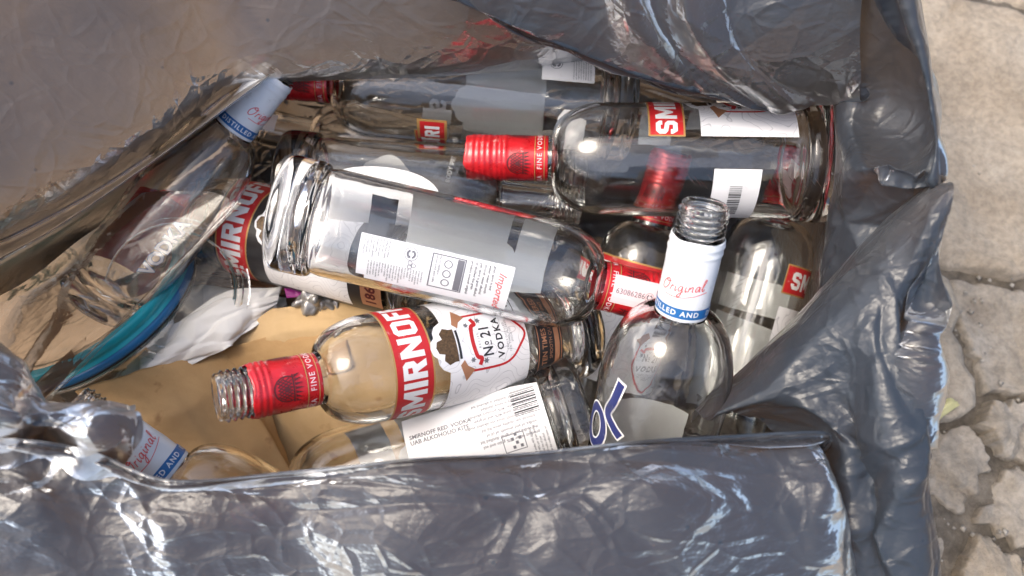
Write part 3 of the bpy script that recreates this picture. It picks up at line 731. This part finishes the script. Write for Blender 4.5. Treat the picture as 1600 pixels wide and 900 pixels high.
wrap('vodka_print', xf(text2d('VODKA', 8, .03), 14, 128, PI/2), R, .15, M['navy'], b, mw, -.75)
wrap('rear_label', rect(-34, 50, 34, 128), R, .12, M['grey_back'], b, mw, PI + .3)
wrap('foil_patch', rect(-7, 118, 12, 138), R, .12, M['white'], b, mw, .2)
b, mw, R = bottle('bottle with white blue-banded neck leaning against the left wall of the bag', (205, 412, .533), (456, 85, .512), kind='o', R=.031, L=.222, anchor=1.0, sleeve_kind='white', phi_s=.9, seed=13, neck=.0125, sh0=.128, tail=.066)
wrap('vodka_print', xf(text2d('VODKA', 13, .03), 0, 70, PI/2), R, .25, M['white'], b, mw, .35)
wrap('vodka_outline', xf(text2d('VODKA', 13, .055), 0, 70, PI/2), R, .15, M['blue'], b, mw, .35)  # blue printed outline behind the white letters
wrap('rear_label', rect(-22, 20, 22, 84), R, .12, M['red'], b, mw, PI + .5)
b, mw, R = bottle('bottle lying at bottom left with white blue-banded neck, partly under the front film', (508, 905, .475), (110, 632, .425), kind='o', R=.036, L=.270, anchor=1.0, sleeve_kind='white', phi_s=0, seed=14, neck=.0138, sh0=.122, tail=.068)

# ================================================================== bag
bag = tag(link('garbage_bag', None), 'open smoky black polythene garbage bag filled with empty bottles, its rim folded over', 'garbage bag')
bag.location = (0, 0, 0)
def cp(c): return (P(*c) if len(c) == 3 else np.array(c[1:], float))
def bag_sheet(name, ctrl, nu, nv, amps, seed, aspect=(1, 1), mask=None, mat='film', parent=bag):
    C = [[cp(c) for c in row] for row in ctrl]
    Q = sheet(C, nu, nv, amps, seed, aspect, px=False, mask=mask)
    return sheet_obj(name, Q, M[mat], parent)
W = lambda x, y, z: ('w', x, y, z)
# back and left wall: rim, hanging hem (first ridge), valley, second ridge, wall down to the floor
S1 = [
 [(-700, 330, .33), (-420, 60, .34), (-260, -140, .36), (-60, -260, .38), (150, -300, .40), (330, -310, .41), (480, -310, .41), (640, -310, .41), (800, -310, .41), (960, -300, .42), (1130, -280, .43), (1300, -250, .44)],
 [(-520, 460, .34), (-300, 230, .36), (-120, 90, .39), (30, 0, .41), (190, -60, .43), (340, -70, .455), (460, -80, .46), (640, -80, .46), (790, -80, .46), (940, -80, .47), (1110, -60, .49), (1270, -40, .50)],
 [(-330, 600, .37), (-150, 412, .40), (0, 330, .42), (120, 262, .44), (240, 188, .46), (350, 120, .49), (430, 119, .50), (550, 117, .518), (700, 112, .528), (850, 101, .545), (970, 100, .57), (1110, 125, .60)],
 [(-300, 620, .44), (-120, 434, .47), (30, 364, .485), (148, 300, .50), (262, 224, .51), (372, 137, .53), (433, 108, .55), (550, 95, .575), (700, 92, .585), (850, 92, .59), (975, 110, .61), (1115, 145, .62)],
 [(-250, 640, .42), (-70, 457, .45), (95, 354, .46), (195, 284, .465), (305, 205, .472), (415, 123, .490), (440, 103, .57), (555, 92, .60), (705, 90, .612), (850, 95, .615), (980, 120, .63), (1120, 160, .635)],
 [(-240, 650, .46), (-60, 464, .54), (102, 360, .58), (202, 290, .59), (311, 211, .595), (420, 128, .60), (448, 105, .60), (560, 95, .62), (707, 93, .63), (850, 100, .635), (982, 125, .64), (1122, 168, .645)],
 [(-120, 690, .50), (0, 485, .63), (132, 392, .67), (232, 320, .675), (336, 242, .67), (434, 152, .66), (470, 125, .62), (570, 110, .632), (710, 110, .64), (850, 115, .645), (985, 140, .65), (1125, 180, .65)],
 [W(-.37, -.20, .06), W(-.36, -.10, .07), W(-.35, -.01, .06), W(-.33, .06, .06), W(-.28, .13, .06), W(-.21, .18, .06), W(-.14, .205, .06), W(-.06, .215, .06), W(.02, .218, .06), W(.10, .216, .06), W(.18, .21, .06), W(.25, .19, .06)],
 [W(-.36, -.22, .006), W(-.345, -.10, .006), W(-.335, -.01, .006), W(-.315, .06, .006), W(-.265, .13, .006), W(-.20, .175, .006), W(-.13, .197, .006), W(-.05, .207, .006), W(.03, .210, .006), W(.11, .208, .006), W(.19, .20, .006), W(.26, .18, .006)]]
bag_sheet('back_wall', S1, 200, 240, [('c', (.018, 14)), (90, .0022), (320, .0008)], 3, (1.0, 1.3), mask=lambda u, v: np.clip((.98 - u) * 6, 0, 1) * np.clip((np.abs(u - .40) - .20) * 14, 0, 1) + 0 * v)
# pleat hanging in at the upper right
S2 = [
 [(600, -330, .37), (760, -330, .37), (850, -330, .372), (930, -330, .37), (1000, -330, .373), (1070, -330, .37), (1150, -330, .372), (1230, -330, .37), (1310, -330, .37), (1400, -330, .36)],
 [(620, -160, .390), (740, -130, .392), (850, -70, .400), (925, -30, .412), (985, 0, .404), (1028, 14, .416), (1072, 22, .403), (1140, 30, .418), (1220, 26, .410), (1345, 0, .40)],
 [(640, -50, .405), (722, 0, .415), (832, 48, .43), (942, 88, .445), (1042, 121, .452), (1130, 148, .458), (1195, 166, .462), (1248, 160, .462), (1296, 152, .462), (1350, 140, .44)],
 [(645, -58, .412), (727, -8, .422), (838, 40, .437), (948, 80, .452), (1048, 112, .459), (1135, 138, .465), (1198, 155, .47), (1250, 150, .47), (1300, 142, .47), (1355, 130, .45)],
 [(650, -80, .52), (730, -25, .53), (845, 30, .56), (960, 75, .58), (1060, 110, .60), (1140, 140, .61), (1205, 150, .60), (1260, 150, .58), (1305, 145, .56), (1365, 130, .53)]]
bag_sheet('corner_pleat', S2, 120, 200, [('c', (.022, 18, [(.5, .95)])), (90, .0022), (300, .0007)], 21, (.8, 1.4), mask=lambda u, v: np.clip(u * 2.2, 0.2, 1) + 0 * v)
# right wall with the rim folded outwards
R1 = [
 [W(.235, .21, .006), W(.24, .17, .006), W(.24, .13, .006), W(.24, .09, .006), W(.24, .05, .006), W(.24, .01, .006), W(.24, -.03, .006), W(.24, -.08, .006), W(.24, -.14, .006)],
 [(1345, -200, .50), (1325, -50, .51), (1312, 60, .515), (1303, 150, .525), (1300, 240, .525), (1298, 330, .525), (1292, 430, .525), (1285, 540, .53), (1280, 660, .54)],
 [(1360, -190, .40), (1325, -45, .41), (1318, 60, .43), (1300, 160, .455), (1305, 262, .45), (1302, 335, .47), (1292, 425, .48), (1290, 530, .48), (1300, 650, .48)],
 [(1372, -180, .37), (1335, -40, .375), (1384, 88, .395), (1388, 175, .425), (1350, 265, .40), (1372, 335, .43), (1352, 420, .435), (1340, 520, .44), (1350, 640, .44)],
 [(1400, -190, .365), (1388, -40, .37), (1418, 80, .385), (1430, 182, .40), (1440, 290, .385), (1420, 340, .41), (1410, 415, .42), (1400, 520, .42), (1400, 640, .42)],
 [(1430, -200, .37), (1424, -40, .375), (1446, 90, .38), (1464, 190, .385), (1475, 265, .39), (1476, 330, .395), (1466, 410, .405), (1445, 510, .41), (1415, 640, .42)],
 [(1420, -200, .45), (1418, -40, .46), (1440, 90, .47), (1456, 190, .475), (1466, 265, .48), (1468, 330, .48), (1458, 410, .485), (1430, 510, .485), (1400, 640, .485)],
 [(1400, -200, .56), (1400, -40, .57), (1420, 90, .58), (1435, 190, .58), (1440, 265, .58), (1440, 330, .58), (1430, 410, .58), (1405, 510, .58), (1380, 640, .57)]]
bag_sheet('right_wall', R1, 170, 190, [('c', (.034, 20, [(.62, .45)])), (70, .0050), (260, .0012)], 33, (1.1, 1.1), mask=lambda u, v: np.clip((u - .22) * 6, 0, 1) * np.clip((.80 - u) * 7, .05, 1) * np.clip((1 - v) * 4, .1, 1) * np.clip(np.abs(u - .71) * 9, .25, 1))
# front right corner flap with its turned-in lip
R2 = [
 [(1470, 300, .52), (1430, 330, .52), (1372, 390, .52), (1310, 455, .52), (1240, 520, .53), (1160, 600, .55), (1090, 660, .56)],
 [(1474, 288, .415), (1438, 303, .425), (1366, 362, .435), (1294, 434, .445), (1222, 508, .455), (1150, 580, .465), (1084, 634, .475)],
 [(1490, 288, .375), (1466, 308, .378), (1400, 376, .388), (1332, 452, .396), (1256, 532, .405), (1186, 600, .415), (1096, 648, .432)],
 [(1486, 330, .372), (1462, 382, .374), (1420, 470, .384), (1368, 556, .378), (1312, 606, .396), (1240, 640, .398), (1140, 668, .425)],
 [(1474, 390, .378), (1450, 480, .376), (1428, 585, .392), (1405, 680, .380), (1352, 705, .402), (1310, 690, .395), (1200, 705, .425)],
 [(1456, 490, .392), (1428, 600, .384), (1424, 710, .388), (1420, 790, .384), (1368, 800, .398), (1318, 770, .392), (1240, 760, .42)],
 [(1422, 640, .43), (1424, 750, .405), (1430, 850, .398), (1425, 900, .394), (1375, 900, .402), (1315, 880, .40), (1240, 850, .42)],
 [(1405, 800, .49), (1424, 900, .45), (1430, 1000, .43), (1425, 1050, .42), (1375, 1050, .42), (1315, 1050, .42), (1240, 1000, .43)],
 [(1400, 1000, .56), (1420, 1100, .50), (1425, 1200, .48), (1420, 1250, .47), (1375, 1250, .47), (1315, 1250, .47), (1240, 1200, .47)]]
bag_sheet('corner_flap', R2, 200, 170, [('c', (.030, 24, [(.75, .75), (.3, .2)])), (80, .0050), (280, .0012)], 44, (1.3, 1.0), mask=lambda u, v: np.clip((u - .24) * 5, 0.12, 1) * np.clip(v * 5, .08, 1))
# front rim, turned over towards the viewer
xs = [-160, 20, 140, 265, 450, 640, 820, 1000, 1150, 1262, 1296, 1290, 1270]
ry = [690, 690, 708, 754, 742, 722, 712, 693, 686, 680, 684, 700, 715]; rd = [.345, .342, .35, .352, .366, .358, .368, .364, .374, .374, .380, .396, .43]
FR = [[W(-.36, -.25, .008), W(-.31, -.255, .008), W(-.26, -.26, .008), W(-.21, -.262, .008), W(-.15, -.264, .008), W(-.09, -.265, .008), W(-.02, -.265, .008), W(.05, -.262, .008), W(.12, -.258, .008), W(.19, -.25, .008), W(.21, -.245, .008), W(.22, -.24, .008), W(.22, -.23, .008)],
      [(x, y + 60, d + .17) for x, y, d in zip(xs, ry, rd)],
      [(x, y + 3, d + .006) for x, y, d in zip(xs, ry, rd)],
      [(x, y, d) for x, y, d in zip(xs, ry, rd)],
      [(x, y + 5, d - .002) for x, y, d in zip(xs, ry, rd)],
      [(x + k * 2, y + 40, d - .004 + .002 * (i % 2)) for i, (x, y, d, k) in enumerate(zip(xs, ry, rd, [0, 0, 0, 0, 0, 0, 0, 0, 0, 2, 3, 3, 3]))],
      [(x + (4 if i > 9 else 0), y + 105, d - .003 - .002 * (i % 2)) for i, (x, y, d) in enumerate(zip(xs, ry, rd))],
      [(x - (6 if i > 9 else 0), y + 200, d + .002 * ((i + 1) % 3)) for i, (x, y, d) in enumerate(zip(xs, ry, rd))],
      [(x - (20 if i > 8 else 0), y + 330, d + .015) for i, (x, y, d) in enumerate(zip(xs, ry, rd))],
      [(x - (20 if i > 8 else 0), y + 480, d + .09) for i, (x, y, d) in enumerate(zip(xs, ry, rd))]]
bag_sheet('front_cuff', FR, 200, 260, [('c', (.036, 24, [(.72, 1.35), (.5, .1)])), (80, .0040), (320, .0010)], 57, (.9, 1.5), mask=lambda u, v: np.clip((u - .30) * 5, 0.05, 1) * np.clip((.97 - v) * 9, .08, 1))
# left front fold close to the viewer
LF = [
 [(-260, 560, .44), (-20, 610, .45), (60, 640, .45), (110, 655, .45), (150, 668, .45), (172, 680, .45)],
 [(-260, 470, .36), (-10, 568, .365), (60, 592, .37), (118, 606, .372), (160, 628, .375), (182, 652, .378)],
 [(-260, 520, .335), (-10, 592, .338), (58, 612, .343), (112, 624, .348), (158, 640, .352), (184, 660, .36)],
 [(-260, 600, .325), (-10, 640, .326), (50, 655, .33), (100, 668, .335), (148, 672, .342), (176, 672, .355)],
 [(-260, 690, .335), (-10, 690, .338), (40, 700, .342), (85, 712, .350), (128, 715, .356), (160, 705, .366)],
 [(-260, 800, .40), (-20, 790, .40), (30, 800, .40), (70, 800, .40), (110, 800, .41), (150, 790, .42)]]
bag_sheet('front_fold', LF, 120, 110, [('c', (.025, 14)), (40, .002)], 71, (1, 1))
# floor of the bag
FL = [[W(-.37, y, .006), W(-.2, y, .008), W(0, y, .006), W(.12, y, .008), W(.25, y, .006)] for y in (-.26, -.14, 0, .12, .21)]
bag_sheet('bag_floor', FL, 90, 90, [(30, .012), (90, .004)], 81)

# ================================================================== paper, card and scraps
def paper_mat(name, a, b, sc=20, rough=.85, dots=None):
    m, n, l, p, o = new_mat(name)
    t = noise(n, l, sc, 7, .62); r = ramp(n, l, t.outputs['Fac'], [(0.32, a), (0.68, b)])
    out = r.outputs[0]
    if dots:
        t2 = noise(n, l, 55, 3, .5); r2 = ramp(n, l, t2.outputs['Fac'], [(0.24, dots), (0.33, (1, 1, 1))])
        mx = n.new('ShaderNodeMixRGB'); mx.blend_type = 'MULTIPLY'; mx.inputs[0].default_value = 1
        l.new(out, mx.inputs[1]); l.new(r2.outputs[0], mx.inputs[2]); out = mx.outputs[0]
    l.new(out, p.inputs['Base Color']); p.inputs['Roughness'].default_value = rough
    t3 = noise(n, l, 140, 5, .6); bump(n, l, t3.outputs['Fac'], .25, .002, [p.inputs['Normal']])
    return m
M['kraft'] = paper_mat('brown_kraft_paper', (0.42, 0.25, 0.105), (0.53, 0.335, 0.155), dots=(.55, .45, .4))
M['kraft_light'] = paper_mat('pale_kraft_board', (0.55, 0.37, 0.18), (0.65, 0.46, 0.25), dots=(.7, .6, .5))
M['plate'] = paper_mat('off_white_paper', (0.74, 0.72, 0.67), (0.84, 0.82, 0.78), dots=(.6, .5, .4))
M['napkin'] = paper_mat('white_tissue', (0.80, 0.79, 0.76), (0.88, 0.87, 0.85))
K1 = [[(118, 614, .515), (225, 578, .535), (338, 543, .552), (392, 560, .558)], [(185, 675, .500), (285, 640, .515), (372, 604, .552), (415, 625, .565)],
      [(245, 755, .510), (345, 722, .525), (430, 690, .538), (455, 740, .56)], [(300, 840, .51), (400, 810, .525), (480, 790, .54), (500, 840, .56)]]
q = sheet(K1, 60, 60, [(-4, .0016), (9, .002)], 5, interp=lin)
tag(sheet_obj('kraft_sheet', q, M['kraft'], None, .0007), 'folded brown kraft paper under the open red-necked bottle, front piece', 'paper')
K2 = [[(330, 552, .556), (425, 482, .556), (520, 473, .562), (660, 496, .575)], [(344, 560, .560), (432, 522, .548), (530, 506, .552), (660, 520, .565)],
      [(398, 640, .578), (500, 602, .556), (600, 590, .566), (720, 600, .58)], [(470, 780, .58), (570, 770, .562), (680, 760, .572), (800, 740, .59)]]
q = sheet(K2, 60, 60, [(-4, .0012), (7, .002)], 9, interp=lin)
tag(sheet_obj('kraft_box', q, M['kraft_light'], None, .0012), 'paler kraft board with a folded top edge beneath the open red-necked bottle', 'cardboard')
K3 = [[(338, 548, .553), (432, 522, .549), (520, 512, .552)], [(352, 572, .556), (446, 560, .548), (530, 540, .552)], [(396, 612, .560), (470, 600, .553), (540, 575, .556)]]
q = sheet(K3, 30, 30, [(-4, .0006)], 12, interp=lin)
tag(sheet_obj('kraft_flap', q, M['kraft'], None, .0010), 'short brown inner flap between the two kraft pieces behind the red neck sleeve', 'cardboard')
PL = [[(40, 600, .565), (140, 515, .575), (260, 458, .582), (360, 436, .588), (447, 438, .592)], [(60, 612, .558), (190, 545, .566), (310, 500, .573), (390, 474, .580), (449, 456, .588)],
      [(90, 640, .550), (210, 600, .556), (330, 545, .562), (400, 512, .571), (448, 476, .582)], [(120, 690, .556), (240, 640, .560), (350, 590, .566), (420, 540, .575), (460, 500, .59)]]
q = sheet(PL, 70, 80, [(-4, .0018), (8, .003)], 15)
tag(sheet_obj('paper_plate', q, M['plate'], None, .0006), 'grubby off-white paper plate lying left of the kraft paper', 'paper plate')
NP = [[(215, 548, .550), (285, 500, .548), (345, 462, .552), (400, 452, .562), (440, 450, .572)], [(225, 575, .545), (295, 535, .540), (348, 500, .542), (397, 482, .553), (434, 468, .566)],
      [(232, 600, .546), (318, 560, .544), (354, 545, .540), (368, 526, .547), (428, 484, .566)]]
q = sheet(NP, 60, 60, [(14, .004), (40, .0015)], 18)
tag(sheet_obj('paper_napkin', q, M['napkin'], None, .0004), 'crumpled white tissue between the paper plate and the kraft paper', 'napkin')
# tub with a teal lid
M['teal_film'] = film_mat('teal_polythene', .10, .50, (0.03, 0.30, 0.31), (0.30, 0.66, 0.66), (0.10, 0.48, 0.50), .16, 1.3, .1)
M['teal'] = flat_mat('teal_plastic', (0.01, 0.36, 0.45), .25, .1); M['mid_blue'] = flat_mat('blue_plastic', (0.02, 0.17, 0.40), .25, .1)
nrm = Vector((.66 * -_f + .75 * (-.42 * _r + .90 * _u)).tolist()).normalized()
tubm = Matrix.Translation(Vector(P(138, 462, .566))) @ nrm.to_track_quat('Z', 'Y').to_matrix().to_4x4() @ Matrix.Scale(1.12, 4)
tub = thing('lidded_tub', 'round plastic tub with ribbed teal and blue lid, under the clear sheet at left', 'tub', tubm)
def ring_part(name, prof, mat): V, Fc = lathe(smoothprof(prof, 4), 96); return link(name, mesh(name, V, Fc, mat, True), tub)
ring_part('lid_top', [(0, .001), (.04, .0008), (.058, .0), (.062, .0035), (.066, .004)], M['teal_film'])
ring_part('lid_rim', [(.066, .004), (.0700, .003), (.0705, -.001), (.0695, -.0035), (.0705, -.006)], M['teal'])
ring_part('lid_band', [(.0697, -.0062), (.0708, -.008), (.0708, -.011), (.0695, -.0125)], M['mid_blue'])
ring_part('lid_gap', [(.0690, -.0126), (.0692, -.0140)], M['ink'])
ring_part('tub_wall', [(.0696, -.0142), (.0700, -.016), (.067, -.018), (.063, -.045), (.058, -.060), (0, -.061)], M['clear_film'])
def local_sheet(root, name, Q, mat, thick=0):
    return sheet_obj(name, Q - np.array(root.location), mat, root, thick)
def strip(root, name, pts, wd, mat, n=40, h=.4):
    "rounded strip through points (px,py,d)"
    C = np.array([P(*p) for p in pts]) - np.array(root.location); C = cat_rom(C[:, None, :], n, 0)[:, 0]
    T = np.gradient(C, axis=0); T /= np.linalg.norm(T, axis=1, keepdims=True); A = np.array(-_f); S = np.cross(T, A); S /= np.linalg.norm(S, axis=1, keepdims=True); B = np.cross(S, T)
    ring = [C + S * wd / 2 * math.cos(t) + B * wd / 2 * h * math.sin(t) for t in np.linspace(0, 2 * PI, 10)]
    Q = np.stack(ring, 1); return sheet_obj(name, Q, mat, root)
# clear plastic lid on the paper plate
prof = smoothprof([(0, 0), (.034, .0003), (.040, .0008), (.043, .0035), (.046, .004), (.048, .001), (.0505, .0005), (.052, .002)], 4)
V, Fc = lathe(prof, 72); nrm = Vector((-_f).tolist()) + Vector((.12, .05, 0))
lid = thing('clear_lid', 'small round clear plastic lid lying on the off-white paper plate', 'dish', Matrix.Translation(Vector(P(275, 452, .545))) @ nrm.to_track_quat('Z', 'Y').to_matrix().to_4x4())
link('lid_disc', mesh('lid_disc', V, Fc, M['clear_film'], True), lid)
# loose clear sheet with a rolled edge
cs = tag(link('clear_plastic_sheet', None, None, Matrix.Translation(Vector(P(150, 470, .52)))), 'clear plastic sheet with a rolled edge over the teal strip at left', 'plastic sheet')
CSH = [[(372, 318, .480), (300, 392, .482), (232, 462, .485), (160, 536, .488), (30, 668, .474)], [(330, 300, .481), (255, 372, .483), (180, 445, .487), (110, 515, .492), (0, 630, .485)],
       [(270, 300, .483), (190, 360, .486), (110, 430, .492), (40, 490, .50), (-40, 560, .505)], [(225, 305, .495), (130, 372, .50), (50, 440, .51), (-30, 490, .515), (-120, 555, .515)]]
local_sheet(cs, 'sheet_film', sheet(CSH, 70, 70, [(6, .003)], 29), M['clear_film'])
strip(cs, 'rolled_edge', [(374, 316, .479), (300, 392, .481), (232, 462, .484), (160, 536, .487), (86, 612, .485), (20, 682, .47)], .0036, M['clear_film'])
# scraps between the bottles
M['magenta'] = flat_mat('magenta_card', (0.28, 0.012, 0.20), .5, .1); M['foil'] = flat_mat('crumpled_foil', (0.35, 0.34, 0.33), .35, .3, .6, scale=200); M['brown_scrap'] = flat_mat('brown_peel', (0.09, 0.04, 0.018), .6, .4, scale=150)
def scrap(name, label, cat, ctrl, mat, seed, amps, thick=.0006):
    return tag(sheet_obj(name, sheet(ctrl, 26, 26, amps, seed), M[mat], None, thick), label, cat)
scrap('card_scrap', 'small magenta card scrap below the black-bodied bottle', 'scrap', [[(442, 440, .568), (490, 448, .57)], [(448, 466, .566), (482, 462, .568)]], 'magenta', 2, [(6, .001)])
scrap('foil_scrap', 'crumpled grey foil scrap beside the magenta card', 'foil', [[(470, 462, .562), (500, 458, .56), (520, 466, .565)], [(462, 474, .558), (495, 470, .552), (525, 478, .56)], [(470, 484, .565), (498, 482, .56), (520, 488, .565)]], 'foil', 4, [(30, .006), (60, .003)])
scrap('peel_scrap', 'dark brown peel under the black-bodied bottle', 'scrap', [[(320, 428, .582), (420, 436, .585), (560, 466, .585), (640, 480, .585)], [(310, 444, .58), (430, 462, .582), (560, 486, .582), (640, 492, .585)]], 'brown_scrap', 6, [(40, .006), (80, .003)])
# things lying on the ground
M['leaf'] = paper_mat('dry_leaf', (0.42, 0.38, 0.16), (0.60, 0.54, 0.28)); M['chip'] = paper_mat('wood_chip', (0.42, 0.27, 0.18), (0.55, 0.38, 0.27))
lf = np.array([[G(1452, 648, .012), G(1462, 632, .016), G(1484, 622, .017), G(1494, 628, .014)], [G(1456, 654, .013), G(1468, 642, .020), G(1484, 632, .021), G(1496, 630, .015)], [G(1464, 658, .012), G(1476, 648, .015), G(1488, 638, .016), G(1497, 632, .014)]])
tag(sheet_obj('dry_leaf', sheet(lf, 20, 30, [(6, .0008)], 3, px=False), M['leaf'], None, .0004), 'small curled yellow leaf on the stones beside the bag', 'leaf')
ch = np.array([[G(1446, 664, .012), G(1456, 662, .012)], [G(1456, 684, .013), G(1463, 681, .013)]])
tag(sheet_obj('wood_chip', sheet(ch, 8, 8, [(4, .001)], 3, px=False), M['chip'], None, .002), 'small pinkish wood chip on the ground below the yellow leaf', 'chip')
pb = random.Random(5)
M['pebble'] = stone_mat('grit', (0.2, 0.18, 0.15), (0.33, 0.3, 0.26), (0.5, 0.47, 0.42), 60)
V = []; Fc = []
for k in range(900):
    x, y = pb.uniform(.28, .62), pb.uniform(-.36, .40); s = pb.uniform(.0008, .0032); z = -.008 + pb.uniform(0, .008); b0 = len(V)
    for (a, b, c) in ((1, 0, 0), (-1, 0, 0), (0, 1, 0), (0, -1, 0), (0, 0, 1), (0, 0, -1)): V.append((x + a * s * pb.uniform(.7, 1.3), y + b * s * pb.uniform(.7, 1.3), z + c * s * .8))
    Fc += [(b0 + i, b0 + j, b0 + k2) for i, j, k2 in ((0, 2, 4), (2, 1, 4), (1, 3, 4), (3, 0, 4), (2, 0, 5), (1, 2, 5), (3, 1, 5), (0, 3, 5))]
tag(link('gravel', mesh('gravel', V, Fc, M['pebble'], True)), 'loose grit in the joints between the stones', 'gravel', kind='stuff')
